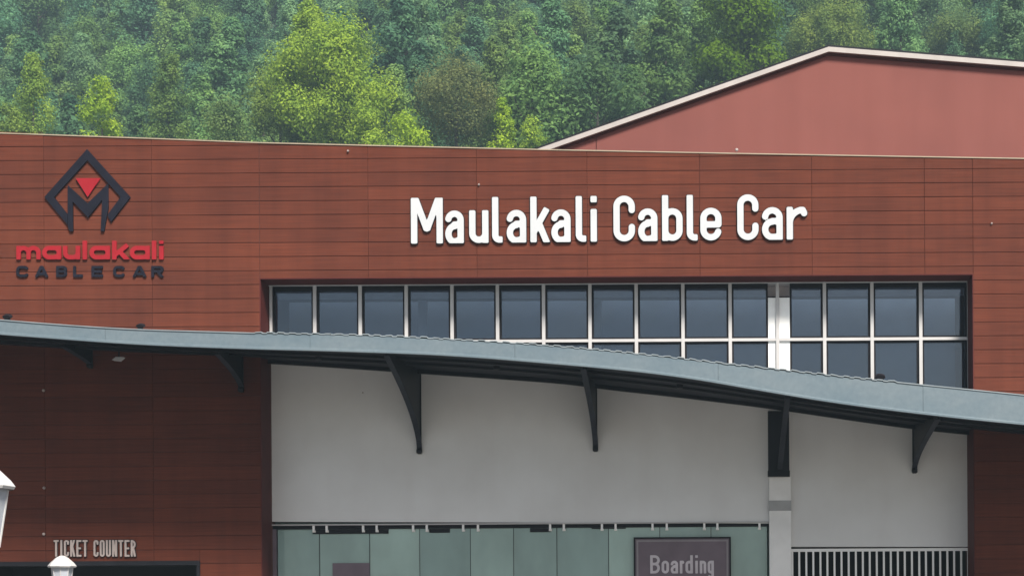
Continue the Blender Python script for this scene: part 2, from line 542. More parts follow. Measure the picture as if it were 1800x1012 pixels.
# white rendered wall under the windows
zG = (pz(480, 915.5, Y_REC) + pz(1345, 919, Y_REC)) / 2
zGr = pz(1550, 960, Y_REC)
pw = MB()
wl0, wl1 = px_at(471, 780, Y_REC), px_at(1706, 780, Y_REC)
def wallpiece(a, b, za, zb):
    xs = np.linspace(a, b, 24)
    zl_ = np.interp(xs, [a, b], [za, zb])
    rings_ = [[(x, Y_REC + .01, z), (x, Y_REC + .01, sof(x, .7) + .055), (x, .95, sof(x, .7) + .055), (x, .95, z)] for x, z in zip(map(float, xs), map(float, zl_))]
    pw.rings(rings_)
wallpiece(wl0, colX0 - .002, pz(471, 916, Y_REC), pz(1350, 919, Y_REC))
wallpiece(colX1 + .002, wl1, pz(1388, 960, Y_REC), pz(1706, 960, Y_REC))
rw = pw.build('rendered_wall', M_PLASTER, bld)
sl_ = MB()
for a, b in ((wl0, colX0 - .003), (colX1 + .003, wl1)):
    sl_.rings([[(x, .557, sof(x, .7) - .03), (x, .557, sof(x, .7) + .052), (x, .7095, sof(x, .7) + .052), (x, .7095, sof(x, .7) - .03)] for x in map(float, np.linspace(a, b, 24))])
sl_.build('sill_light_block', M_BLACK, bld)  # unseen filler added to stop sun leaking onto the wall top
ed = MB()
ed.box(wl0 - .012, wl0 - .001, Y_REC - .010, .9, pz(471, 916, Y_REC), sof(wl0, .7) - .08)
ed.box(wl0, colX0 - .004, Y_REC - .010, .9, zG - .036, zG - .012)
ed.build('edge_bead', M_WHITE, bld)
MB().box(wl1 + .002, xW1 - .014, .62, .95, 0, sof(wl1, .7)).build('jamb_strip', M_BACK, bld)
MB().box(xW0 + .014, wl0 - .014, .62, .95, 0, sof(wl0, .7)).build('jamb_strip', M_BACK, bld)

# small white studs on the cladding
for (p, q, r) in ((77, 686, .026), (78, 857, .026), (77.5, 938, .028), (612, 266, .02), (1295, 264, .03), (842, 325, .018), (1743, 393, .018), (638, 690, .014)):
    c = P(p, q, 0)
    MB().lathe([(r, 0), (r, .02), (r*.6, .035)], 10).build('stud', M_CREAM, bld).matrix_basis = Matrix.Translation(c + Vector((0, -.004, 0))) @ Matrix.Rotation(R(90), 4, 'X')

# ------------------------------------------------------------------ lobby behind the green glass
yS = 0.80
lob = MB()
lob.box(wl0, colX1, 4.6, 4.8, 0, zG)
lob.box(wl0 - .2, wl0 - .02, .96, 4.6, 0, zG)
lob.box(wl0, colX1, .96, 4.8, zG + .005, zG + .1)
lob.build('lobby_wall', M_HALLWALL, bld)
for i_, (p0_, p1_) in enumerate(((500, 545), (690, 735), (760, 800), (845, 905), (1005, 1055), (1290, 1330))):
    MB().box(px_at(p0_, 980, 2.2), px_at(p1_, 980, 2.2), 2.1 + .05 * i_, 2.3 + .05 * i_, 0, zG - random.uniform(.1, .3)).build('lobby_panel', [M_ROOM, M_WHITE, M_HALLWALL][i_ % 3], bld)
scr = empty('glass_screen', (0, 0, 0)); scr.parent = bld
MB().box(wl0, colX0 - .004, .76, .94, zG - .10, zG - .040).build('head_channel', M_GASKET, scr)
MB().box(px_at(473, 980, yS), px_at(487, 980, yS), .74, .90, 0, zG - .102).build('post', M_SIGN, scr)
SEAM = [488, 562, 650, 738, 827, 903, 979, 1070, 1160, 1250, 1349]
for a, b in zip(SEAM, SEAM[1:]):
    x0, x1 = px_at(a, 980, yS) + .006, px_at(b, 980, yS) - .006
    y = yS + random.uniform(-.006, .006)
    MB().box(x0, x1, y, y + .012, 0.02, zG - .104).build('glass_pane', M_GLASS_DN, scr)
for a in SEAM[1:-1]:
    x = px_at(a, 980, yS)
    MB().box(x - .0055, x + .0055, yS - .004, yS + .016, .02, zG - .105).build('seal', M_GASKET, scr)
for p in (551, 574, 638, 662, 726, 750, 814, 840, 967, 991, 1058, 1082, 1147, 1172, 1238, 1261, 1335):
    x = px_at(p, 922, .72)
    mb = MB().box(x - .020, x + .020, .715, .757, zG - .150, zG - .030)
    mb.box(x - .028, x + .028, .757, .795, zG - .165, zG - .125)
    mb.build('clamp', M_BARS, scr)
for (p0, p1, q0, q1) in ((755, 791, 921, 936), (932, 968, 921, 936), (550, 683, 921, 937), (1040, 1100, 921, 931)):
    MB().box(px_at(p0, 928, .8), px_at(p1, 928, .8), yS - .022, yS + .03, pz(700, q1, .8), zG - .108).build('patch_fitting', M_GASKET, scr)
MB().box(px_at(585, 1000, .8), px_at(650, 1000, .8), yS - .02, yS - .008, pz(600, 1090, .8), pz(600, 989, .8)).build('notice', M_SIGN, scr)

# ------------------------------------------------------------------ ticket counter opening
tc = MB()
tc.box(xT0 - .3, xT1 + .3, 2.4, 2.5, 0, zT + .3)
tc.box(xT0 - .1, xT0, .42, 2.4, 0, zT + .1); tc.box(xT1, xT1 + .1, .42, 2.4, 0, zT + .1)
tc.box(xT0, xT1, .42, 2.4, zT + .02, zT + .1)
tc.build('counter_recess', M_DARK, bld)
fr = MB()
fr.box(xT0 - .01, xT0 + .05, -.03, .4, 0, zT - .062); fr.box(xT1 - .05, xT1 + .01, -.03, .4, 0, zT - .062)
fr.box(xT0 - .01, xT1 + .01, -.03, .4, zT - .06, zT + .02)
fr.build('counter_frame', M_BLACK, bld)
MB().box(xT0 + .06, xT1 - .06, -.25, .5, .98, 1.04).build('counter_shelf', M_CONC, bld)
MB().box(xT0 + .06, xT1 - .06, .1, .3, 0, .975).build('counter_front', M_BACK, bld)

# ------------------------------------------------------------------ canopy
can = empty('canopy', (0, 0, 0)); can.parent = bld
def loft(x_list, fn):
    mb = MB(); mb.rings([fn(float(x)) for x in x_list]); return mb
fx = [cx0] + [px_at(p, 600, Y_F) for p in (185, 545, 905, 1262, 1622)] + [cx1]
for a, b in zip(fx, fx[1:]):
    dy = random.uniform(-.004, .004)
    loft(np.linspace(a + .002, b - .002, 20), lambda x: [(x, Y_F + dy, z_bot(x)), (x, Y_F + dy, z_top(x) - .004), (x, Y_F + .07, z_top(x) - .004), (x, Y_F + .07, z_bot(x))]).build('fascia', M_FASCIA, can)
loft(cxs, lambda x: [(x, Y_F - .018, z_bot(x) - .004), (x, Y_F - .018, z_bot(x) + .03), (x, Y_F - .001, z_bot(x) + .04), (x, Y_F - .001, z_bot(x) - .004)]).build('drip_edge', M_FASCIA, can)
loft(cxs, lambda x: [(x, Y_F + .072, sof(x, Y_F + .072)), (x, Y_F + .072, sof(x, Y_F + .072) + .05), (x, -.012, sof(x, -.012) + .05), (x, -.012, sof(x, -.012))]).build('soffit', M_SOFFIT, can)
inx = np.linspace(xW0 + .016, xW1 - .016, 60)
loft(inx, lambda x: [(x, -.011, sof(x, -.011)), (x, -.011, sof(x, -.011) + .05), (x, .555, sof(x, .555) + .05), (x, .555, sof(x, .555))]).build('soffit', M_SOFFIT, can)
# beams under the soffit
for y, h in ((-1.75, .05), (-.85, .05), (.45, .075)):
    xs = inx if y > 0 else cxs
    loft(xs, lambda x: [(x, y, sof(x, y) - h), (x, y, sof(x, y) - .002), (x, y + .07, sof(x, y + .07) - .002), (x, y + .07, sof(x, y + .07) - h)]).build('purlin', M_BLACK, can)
# corrugated sheet ends lying on the fascia
sx = []
x = px_at(440, 585, Y_F)
per = .205
ends = px_at(1560, 670, Y_F)
prof = [(0, 0), (.34, 0), (.44, 1), (.9, 1), (1.0, 0)]
while x < ends:
    for a, h in prof[:-1]: sx.append((x + a * per, h * .017 * random.uniform(.55, 1.3)))
    x += per * random.uniform(.85, 1.15)
rr = [[(cx0, 0)], sx, [(cx1, 0)]]
sx = [(float(q), .0) for q in np.linspace(cx0, sx[0][0] - .05, 60)] + sx + [(float(q), .0) for q in np.linspace(sx[-1][0] + .05, cx1, 36)]
MB().rings([[(a, Y_F - .012, z_top(a) - .003 + h), (a, Y_F - .012, z_top(a) + .012 + h), (a, -.02, z_top(a) + .20 + h), (a, -.02, z_top(a) + .185 + h)] for a, h in sx]).build('roof_sheet', M_ROOFSH, can)

def bracket(px, py, depth, ywall, reach=1.0):
    tip = P(px, py, ywall)
    x, z0 = tip.x, tip.z
    y1 = ywall - .02
    yf = -depth
    ztop = lambda y: sof(x, y) - .004
    # lower curve from tip to outer end (concave), web under the soffit
    cur = []
    zf = ztop(yf) - .07
    for k in range(11):
        t = k / 10
        y = y1 + (yf - y1) * (t ** 1.55)
        z = z0 + (zf - z0) * (t ** .82)
        cur.append((y, z))
    web = MB()
    outl = cur + [(yf, ztop(yf))] + [(y1 + (yf - y1) * t, ztop(y1 + (yf - y1) * t)) for t in (.75, .5, .25, 0)]
    web.prism(outl, 'x', x - .014, x + .014)
    bo = web.build('bracket', M_BLACK, can)
    fl = MB()
    fl.rings([[(x - .05, y, z - .012), (x + .05, y, z - .012), (x + .05, y, z + .006), (x - .05, y, z + .006)] for y, z in cur])
    fl.build('flange', M_SOFFIT, bo)
    MB().box(x - .035, x + .035, ywall - .028, ywall - .002, z0 - .06, ztop(ywall - .03)).build('wall_plate', M_BLACK, bo)
    MB().lathe([(.04, -.05), (.05, -.02), (.05, .02), (.04, .05)], 12).build('pin', M_BLACK, bo).matrix_basis = Matrix.Translation((x, ywall - .06, z0 - .01)) @ Matrix.Rotation(R(90), 4, 'Y')
bracket(738, 792, 2.55, Y_REC)
bracket(1047, 788, 2.5, Y_REC)
bracket(1607, 826, 2.4, Y_REC)
bracket(160, 642, 1.3, 0.0)
bracket(425, 684, 1.5, 0.0)
# steel box on the white column with its raking strut
x0, x1 = px_at(1350, 760, .52), px_at(1387, 760, .52)
zb = pz(1369, 836, .52)
st = MB().box(x0, x1, .50, .60, zb, sof((x0+x1)/2, .5) - .09).build('bracket', M_BLACK, can)
MB().box(x0 - .008, x1 + .008, .47, .598, zb - .012, zb + .10).build('base_plate', M_GASKET, st)
p0 = Vector(((x0 + x1)/2 + .02, .47, zb + .14)); xx = (x0 + x1)/2 + .02
p1 = Vector((xx, -2.3, sof(xx, -2.3) - .05))
d = MB()
d.rings([[(p.x - .045, p.y, p.z - .03), (p.x + .045, p.y, p.z - .03), (p.x + .045, p.y, p.z + .03), (p.x - .045, p.y, p.z + .03)] for p in (p0, p0.lerp(p1, .5) + Vector((0, 0, .02)), p1)])
d.build('strut', M_SOFFIT, st)
# dark recessed lights in the soffit
for p, q in ((560, 628), (873, 648), (1195, 672)):
    Y = -1.1
    x = px_at(p, q, Y)
    MB().lathe([(.055, -.06), (.06, 0)], 14, (x, Y, sof(x, Y) - .003)).build('downlight', M_GASKET, can)

# ------------------------------------------------------------------ lettering
def arc(cx, cy, rx, ry, a0, a1, n=14):
    return [(cx + rx*math.cos(R(a0 + (a1-a0)*i/n)), cy + ry*math.sin(R(a0 + (a1-a0)*i/n))) for i in range(n+1)]

def strokes(ch, W, H, xh, t, single=False):
    h = t/2; L, Rr = h, W-h
    def rr(T, B=None):
        B = h if B is None else B
        return min((Rr-L)/2, (T-B)/2)
    S = []                                    # polylines; 'b' butt ends, 'r' round joints
    xt = xh - h; r = rr(xt); Ht = H - h; RH = rr(Ht); m = W/2
    if ch == 'M': S = [('b',[(L,0),(L,H)]),('b',[(Rr,0),(Rr,H)]),('b',[(L+h*.2,H+h*.4),(m,H*.30)]),('b',[(Rr-h*.2,H+h*.4),(m,H*.30)]),('r',[(m,H*.33),(m,H*.36)])]
    elif ch == 'a' and not single:
        b = xh*.57; r2 = rr(b)
        S = [('r', arc(L+r, xt-r, r, r, 172, 0) + [(Rr, xt-r-.001)]), ('b', [(Rr, xt-r), (Rr, 0)]), ('r', [(Rr, b), (L+r2, b)] + arc(L+r2, h+r2, r2, (b-h)/2, 90, 270) + [(Rr-.05*W, h)])]
    elif ch in 'aobdgq' :
        S = [('r', arc(Rr-r, xt-r, r, r, 0, 90) + arc(L+r, xt-r, r, r, 90, 180) + arc(L+r, h+r, r, r, 180, 270) + arc(Rr-r, h+r, r, r, 270, 360) + [(Rr, xt-r)])]
        if ch == 'a': S.append(('b', [(Rr,0),(Rr,xh)]))
        if ch == 'b': S.append(('b', [(L,0),(L,H)]))
        if ch == 'd': S.append(('b', [(Rr,0),(Rr,H)]))
        if ch == 'g': S += [('b', [(Rr,xh),(Rr,-.12*H)]), ('r', [(Rr,-.12*H)] + arc(Rr-r, -.12*H, r, r*.8, 0, -150))]
    elif ch == 'u': S = [('r', arc(L+r, h+r, r, r, 180, 270) + arc(Rr-r, h+r, r, r, 270, 360)), ('b', [(L,xh),(L,h+r)]), ('b', [(Rr,xh),(Rr,0)])]
    elif ch == 'n': S = [('r', arc(L+r, xt-r, r, r, 180, 90) + arc(Rr-r, xt-r, r, r, 90, 0)), ('b', [(L,xh),(L,0)]), ('b', [(Rr,xt-r),(Rr,0)])]
    elif ch == 'm':
        q = (m-L)/2
        q = min(q, xt-h)
        S = [('b',[(L,0),(L,xh)])]
        for a, b in ((L, m), (m, Rr)):
            S += [('r', arc(a+q, xt-q, q, q, 180, 90) + arc(b-q, xt-q, q, q, 90, 0)), ('b', [(b, xt-q), (b, 0)])]
    elif ch == 'l':
        if single: S = [('b', [(m,0),(m,H)])]
        else:
            q = max(W - t, h)
            S = [('b', [(L,H),(L,h+q)]), ('r', arc(L+q, h+q, q, q, 180, 270)), ('b', [(L+q-.01, h), (W+.1, h)])]
    elif ch == 'i': S = [('b',[(m,0),(m,xh)]), ('b',[(m,H-min(t, (H-xh)*.62)),(m,H)])]
    elif ch == 'k': S = [('b',[(L,0),(L,H)]), ('b',[(L, xh*.30),(Rr+h*.1, xh+h*.4)]), ('b',[(L+(Rr-L)*.38, xh*.62),(Rr+h*.2,-h*.5)])]
    elif ch == 'r':
        q = min(Rr-L, xt-h) * .9
        S = [('b',[(L,0),(L,xh)]), ('r', arc(L+q, xt-q, q, q, 175, 90) + [(Rr-q*.3, xt)] + arc(Rr-q*.3, xt-q*.3, q*.3, q*.3, 90, 10))]
    elif ch == 'e': S = [('b',[(L,xh*.49),(Rr,xh*.49)]), ('r', [(Rr,xh*.49)] + arc(Rr-r, xt-r, r, r, 0, 90) + arc(L+r, xt-r, r, r, 90, 180) + arc(L+r, h+r, r, r, 180, 270) + arc(Rr-r, h+r, r, r, 270, 345))]
    elif ch in 'CO':
        o = H*.13 if ch == 'C' else 0
        if ch == 'C': RH = min(RH, (Ht-h)*.36)
        if ch == 'C' and W > H*.75:
            return [('r', arc(Rr-RH, Ht-RH, RH, RH, 42, 90) + arc(L+RH, Ht-RH, RH, RH, 90, 180) + arc(L+RH, h+RH, RH, RH, 180, 270) + arc(Rr-RH, h+RH, RH, RH, 270, 318))]
        S = [('r', [(Rr, Ht-RH-o*.6)] + arc(Rr-RH, Ht-RH, RH, RH, 0, 90) + arc(L+RH, Ht-RH, RH, RH, 90, 180) + arc(L+RH, h+RH, RH, RH, 180, 270) + arc(Rr-RH, h+RH, RH, RH, 270, 360) + [(Rr, h+RH+o*.6)])]
        if ch == 'O': S[0][1].append((Rr, Ht-RH))
    elif ch == 'A': S = [('b',[(L-h*.3,-h*.3),(m,H)]), ('b',[(Rr+h*.3,-h*.3),(m,H)]), ('b',[(L+W*.18,H*.28),(Rr-W*.18,H*.28)])]
    elif ch in 'BR':
        mid = H*.52; q = min((Ht-mid)/2, (Rr-L))
        S = [('b',[(L,0),(L,H)]), ('r', [(L,Ht),(Rr-q,Ht)] + arc(Rr-q, (Ht+mid)/2, q, (Ht-mid)/2, 90, -90) + [(L,mid)])]
        if ch == 'B': S.append(('r', [(L,mid),(Rr-q,mid)] + arc(Rr-q, (mid+h)/2, q, (mid-h)/2, 90, -90) + [(L,h)]))
        else: S.append(('b', [(m,mid),(Rr+h*.2,-h*.4)]))
    elif ch == 'L': S = [('b',[(L,0),(L,H)]), ('b',[(0,h),(W,h)])]
    elif ch == 'E': S = [('b',[(L,0),(L,H)]), ('b',[(0,h),(W,h)]), ('b',[(0,H/2),(W*.92,H/2)]), ('b',[(0,Ht),(W,Ht)])]
    elif ch == 'T': S = [('b',[(m,0),(m,H)]), ('b',[(0,Ht),(W,Ht)])]
    elif ch == 'I': S = [('b',[(m,0),(m,H)])]
    elif ch == 'K': S = [('b',[(L,0),(L,H)]), ('b',[(L,H*.38),(Rr,H+h*.4)]), ('b',[(L+(Rr-L)*.35,H*.6),(Rr+h*.2,-h*.4)])]
    elif ch == 'U': S = [('r', arc(L+RH, h+RH, RH, RH, 180, 270) + arc(Rr-RH, h+RH, RH, RH, 270, 360)), ('b',[(L,H),(L,h+RH)]), ('b',[(Rr,H),(Rr,h+RH)])]
    elif ch == 'N': S = [('b',[(L,0),(L,H)]), ('b',[(Rr,0),(Rr,H)]), ('b',[(L,H),(Rr,0)])]
    return S

def contours(D, xs, ys):
    """zero contour loops (marching squares) of D[j,i] < 0"""
    ny, nx = D.shape
    seg = {}
    def pt(j0, i0, j1, i1):
        a, b = D[j0, i0], D[j1, i1]
        t = a / (a - b)
        return (xs[i0] + (xs[i1]-xs[i0])*t, ys[j0] + (ys[j1]-ys[j0])*t)
    pts = {}
    for j in range(ny-1):
        for i in range(nx-1):
            c = [(j,i),(j,i+1),(j+1,i+1),(j+1,i)]
            ins = [D[q] < 0 for q in c]
            k = sum(ins)
            if k in (0, 4): continue
            cross = []
            for e in range(4):
                a, b = c[e], c[(e+1)%4]
                if ins[e] != ins[(e+1)%4]:
                    key = tuple(sorted((a, b)))
                    if key not in pts: pts[key] = pt(*a, *b)
                    cross.append((key, ins[e]))
            # leave cell where going inside->outside, enter where outside->inside (inside on the left)
            outs = [q for q, s in cross if s]; insq = [q for q, s in cross if not s]
            if len(outs) == 1: seg[outs[0]] = insq[0]
            else:
                order = [q for q, s in cross]
                for idx, (q, s) in enumerate(cross):
                    if s: seg[q] = cross[(idx+1) % 4][0]
    loops = []
    while seg:
        s0 = next(iter(seg)); q = s0; loop = []
        while q in seg:
            loop.append(pts[q]); q = seg.pop(q)
        # drop collinear points
        out = []
        n = len(loop)
        for i in range(n):
            a, b, c = loop[i-1], loop[i], loop[(i+1) % n]
            cr = abs((b[0]-a[0])*(c[1]-b[1]) - (b[1]-a[1])*(c[0]-b[0]))
            ln = math.hypot(c[0]-a[0], c[1]-a[1]) + 1e-9
            if cr/ln > 2e-4*abs(xs[-1]-xs[0]) or math.hypot(b[0]-out[-1][0], b[1]-out[-1][1]) > .2*abs(xs[-1]-xs[0]) if out else True: out.append(b)
        if len(out) > 2: loops.append(out)
    return loops

def extrude_loops(loops, depth, name):
    cu = bpy.data.curves.new(name, 'CURVE')
    cu.dimensions = '2D'
    cu.fill_mode = 'BOTH'
    cu.extrude = depth/2
    for lp in loops:
        sp = cu.splines.new('POLY')
        sp.points.add(len(lp)-1)
        for p, (x, y) in zip(sp.points, lp): p.co = (x, y, 0, 1)
        sp.use_cyclic_u = True
    ob = bpy.data.objects.new(name, cu)
    me = bpy.data.meshes.new_from_object(ob)
    bpy.data.objects.remove(ob); bpy.data.curves.remove(cu)
    me.name = name
    return me

def glyph_loops(ch, W, H, xh, t, grow=0.0, single=False):
    S = strokes(ch, W, H, xh, t, single)
    step = min(t/5.5, H/26)
    mg = t*.6 + grow*2
    y0 = -mg - (.45*H if ch == 'g' else 0)
    xs = np.arange(-mg, W+mg+step, step); ys = np.arange(y0, H+mg+step, step)
    X, Y = np.meshgrid(xs, ys)
    D = np.full(X.shape, 1e3)
    for kind, pl in S:
        for (ax, ay), (bx, by) in zip(pl, pl[1:]):
            dx, dy = bx-ax, by-ay
            ln = math.hypot(dx, dy)
            if ln < 1e-7: continue
            ux, uy = dx/ln, dy/ln
            u = (X-ax)*ux + (Y-ay)*uy; v = np.abs(-(X-ax)*uy + (Y-ay)*ux)
            if kind == 'r':
                q = np.clip(u, 0, ln)
                d = np.hypot(u-q, v) - t/2
            else:
                d = np.maximum(v - t/2, np.maximum(-u, u-ln))
            D = np.minimum(D, d)
    if ch != 'g': D = np.maximum(D, np.maximum(-Y, Y-H))
    D = np.maximum(D, np.maximum(-X, X-W)) - grow
    D[(D == 0)] = 1e-9
    return contours(D, xs, ys)

def put_letter(me, x, z, y, mat, parent, name='letter', slant=0.0):
    o = link(name, me, mat, parent)
    o.matrix_basis = Matrix.Translation((x, y, z)) @ Matrix.Rotation(-slant, 4, 'Y') @ Matrix.Rotation(R(90), 4, 'X')
    return o

def lettering(text, spans, base, cap_px, xh_ratio, t_px, Y, depth, mat, parent, single=False, back=None, grow=0.0, hscale=None, slant=0.0):
    """spans: pixel x-ranges of each glyph; base: function px -> baseline pixel row"""
    for i, (ch, (a, b)) in enumerate(zip(text, spans)):
        s = (DIST + Y) / F_PX
        W, t = (b-a)*s, t_px*s
        H = cap_px*s
        me = extrude_loops(glyph_loops(ch, W, H, H*xh_ratio, t, 0.0, single), depth, 'letter')
        p = P(a, base(a), Y)
        o = put_letter(me, p.x, p.z, Y - depth/2, mat, parent, slant=slant)
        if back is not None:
            mb = extrude_loops(glyph_loops(ch, W, H, H*xh_ratio, t, grow, single), depth*.6, 'letter_halo')
            r = link('letter_halo', mb, back, o)  # enlarged dark copy that draws the shadow-like halo round each letter
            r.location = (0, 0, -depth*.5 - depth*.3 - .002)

# main sign
cs = lambda l: [(680 + a*.43333, 680 + b*.43333) for a, b in l]
sp1 = cs([(99,228),(238,313),(335,413),(428,470),(487,566),(583,662),(668,746),(767,809),(823,857),(920,1007),(1020,1098),(1117,1200),(1217,1261),(1272,1358),(1422,1508),(1522,1606),(1622,1706)])
pm = P(1070, 426, -.02)
sg = empty('sign', (pm.x, -.02, pm.z), 'long sign of raised white letters reading Maulakali Cable Car on the cladding', 'sign')
def child_of_sign(root, fn):
    """build under a root whose origin is not the world origin"""
    before = set(bpy.data.objects)
    fn()
    inv = Matrix.Translation(root.location).inverted()
    for o in set(bpy.data.objects) - before:
        if o.parent is root: o.matrix_basis = inv @ o.matrix_basis
base1 = lambda x: 428.5 - (x-724)*(7.5/695)
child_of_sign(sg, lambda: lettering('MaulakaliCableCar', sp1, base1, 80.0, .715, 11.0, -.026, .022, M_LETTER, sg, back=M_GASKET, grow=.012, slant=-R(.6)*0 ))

# logo sign
pl = P(154, 346, -.01)
lg = empty('logo_sign', (pl.x, -.01, pl.z), 'diamond and M emblem above red and black lettering on the left cladding', 'sign')
def poly(name, pts, mat, root, depth=.03, Y=-.009, grow=0.0):
    loops = [[(P(p, q, Y).x, P(p, q, Y).z) for p, q in ring] for ring in pts]
    me = extrude_loops(loops, depth, name)
    o = link(name, me, mat, root)
    o.matrix_basis = Matrix.Translation((0, Y - depth/2, 0)) @ Matrix.Rotation(R(90), 4, 'X')
    return o
def build_logo():
    # open diamond: outer apex, left corner, down to the left leg, then back along the inside
    poly('diamond', [[(154, 263), (230, 347), (196, 391), (192.5, 384.5), (190, 378), (213, 347), (154.5, 282.5), (96, 347), (119.5, 377), (119.5, 395.5), (79, 347)]], M_LOGO, lg)
    poly('emblem_letter', [[(120, 326), (155, 358), (191, 323), (191.5, 366), (184, 407), (178, 407), (180.5, 352), (155.5, 383), (129, 355), (129.5, 407), (123.5, 407), (120, 398)]], M_LOGO, lg, Y=-.012)
    poly('triangle', [[(134, 314), (177, 314), (155, 347)]], M_RED, lg, Y=-.012)
    s = .27666
    cl = lambda l: [(a*s, b*s) for a, b in l]
    lettering('maulakali', cl([(108,262),(272,392),(404,512),(524,560),(572,702),(716,826),(828,955),(964,1000),(1006,1050)]), lambda x: 456.5, 33, .72, 7.6, -.009, .03, M_RED, lg, single=True)
    lettering('CABLECAR', cl([(106,186),(226,308),(360,428),(468,528),(584,656),(722,798),(846,932),(964,1042)]), lambda x: 487.3, 19.6, .7, 4.7, -.009, .025, M_LOGO, lg)
child_of_sign(lg, build_logo)

# ticket counter lettering
tks = []
x = 95.0
for ch in 'TICKET COUNTER':
    w = {'I': 5.0, ' ': 6.0}.get(ch, 8.6)
    if ch != ' ': tks.append((x, x + w))
    x += w + 2.3
pt_ = P(170, 976, -.01)
tk = empty('counter_sign', (pt_.x, -.01, pt_.z), 'small pale lettering reading TICKET COUNTER above the dark counter opening', 'sign')
child_of_sign(tk, lambda: lettering('TICKETCOUNTER', tks, lambda x: 977.5, 29, .7, 3.2, -.022, .02, M_CREAM, tk, back=M_GASKET, grow=.010))

# boarding sign on the glass
pb = P(1199, 1060, .72)
bs = empty('boarding_sign', (pb.x, .72, pb.z), 'mauve framed Boarding sign hanging on the green glass screen', 'sign')
def build_board():
    Y = .70
    x0, x1, z1, z0 = px_at(1114, 980, Y), px_at(1285, 980, Y), pz(1200, 943, Y), pz(1200, 1068, Y)
    MB().box(x0, x1, .722, .742, z0, z1).build('board', M_SIGN, bs)
    e, w = .03, .055
    fr = MB()
    fr.box(x0, x1, .704, .7215, z1 - e, z1); fr.box(x0, x1, .704, .7215, z0, z0 + e)
    fr.box(x0, x0 + e, .704, .7215, z0 + e, z1 - e); fr.box(x1 - e, x1, .704, .7215, z0 + e, z1 - e)
    fr.build('frame', M_GASKET, bs)
    ln = MB(); i = e + .022; k = .035
    ln.box(x0+i, x1-i, .712, .7215, z1-i-k, z1-i); ln.box(x0+i, x0+i+k, .712, .7215, z0+i, z1-i-k); ln.box(x1-i-k, x1-i, .712, .7215, z0+i, z1-i-k)
    ln.build('border_line', M_SIGNLINE, bs)
    sp = [(1143,1160),(1163,1176),(1179,1192),(1195,1203),(1205,1218),(1222,1227),(1230,1241.5),(1244,1255)]
    lettering('Boarding', sp, lambda x: 1007, 32, .70, 4.6, .718, .012, M_SIGNTXT, bs)
child_of_sign(bs, build_board)

# ------------------------------------------------------------------ white bar grille right of the column
gx0, gx1 = px_at(1391, 990, .72), px_at(1704, 990, .72)
gz = pz(1550, 963, .72)
gr = empty('bar_grille', ((gx0+gx1)/2, .72, 0), 'white vertical bar grille in the dark opening right of the column', 'grille')
def build_grille():
    MB().box(gx0, gx1, .705, .745, gz - .055, gz).build('top_rail', M_BARS, gr)
    MB().box(gx0, gx1, .705, .745, .12, .17).build('bottom_rail', M_WHITE, gr)
    n = 26
    for i in range(n):
        x = gx0 + .02 + (gx1 - gx0 - .04) * i / (n - 1) + random.uniform(-.004, .004)
        MB().box(x - .018, x + .018, .712, .738, .1705, gz - .0555).build('bar', M_BARS, gr)
child_of_sign(gr, build_grille)
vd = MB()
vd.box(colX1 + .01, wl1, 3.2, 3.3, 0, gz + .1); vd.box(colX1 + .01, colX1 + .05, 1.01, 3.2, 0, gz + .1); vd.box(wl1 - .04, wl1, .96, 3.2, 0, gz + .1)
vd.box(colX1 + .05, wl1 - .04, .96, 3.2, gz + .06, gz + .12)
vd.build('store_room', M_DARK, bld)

# ------------------------------------------------------------------ red gabled hall behind
YH = 9.0
hall = empty('gabled_hall', (px_at(1455, 200, YH), YH, 0), 'taller salmon-red sheet metal hall with white gable trim behind the parapet', 'building')
AP, GL, GR = P(1456, 86, YH), P(948, 264, YH), P(1810, 114, YH)
sl = (AP.z - GL.z) / (AP.x - GL.x); sr = (GR.z - AP.z) / (GR.x - AP.x)
xl, xr = AP.x - 8.2, AP.x + 14.0
zl, zr = AP.z - 8.2 * sl, AP.z + 14.0 * sr
def roof_z(x): return AP.z + (x - AP.x) * (sl if x < AP.x else sr)
def build_hall():
    hb = MB()
    xm = px_at(1048, 250, YH)
    MB().quadbox([(xl, 0), (xm - .008, 0), (xm - .008, roof_z(xm) - .1), (xl, zl - .1)], YH, YH + .12).build('wall_sheet', M_HALL, hall)
    MB().quadbox([(xm + .008, 0), (xr, 0), (xr, zr - .1), (AP.x, AP.z - .1), (xm + .008, roof_z(xm) - .1)], YH, YH + .12).build('wall_sheet', M_HALL, hall)
    MB().prism([(xl, 0), (xr, 0), (xr, zr - .12), (AP.x, AP.z - .12), (xl, zl - .12)], 'y', YH + .123, YH + 26).build('hall_body', M_REVEAL, hall)
    for (xa, za, xb, zb_) in ((xl - .25, zl - .25*sl, AP.x, AP.z), (AP.x, AP.z, xr + .3, zr + .3*sr)):
        h = .115
        MB().quadbox([(xa, za - h), (xb, zb_ - h), (xb, zb_), (xa, za)], YH - .14, YH + .10).build('barge_board', M_TRIM, hall)
        MB().quadbox([(xa, za - h - .05), (xb, zb_ - h - .05), (xb, zb_ - h - .002), (xa, za - h - .002)], YH - .05, YH - .003).build('trim_shadow_strip', M_REVEAL, hall)  # dark strip put in as the shadow line under the trim
        MB().quadbox([(xa, za + .002), (xb, zb_ + .002), (xb, zb_ + .06), (xa, za + .06)], YH - .10, YH + 26.2).build('roof', M_BLACK, hall)
child_of_sign(hall, build_hall)

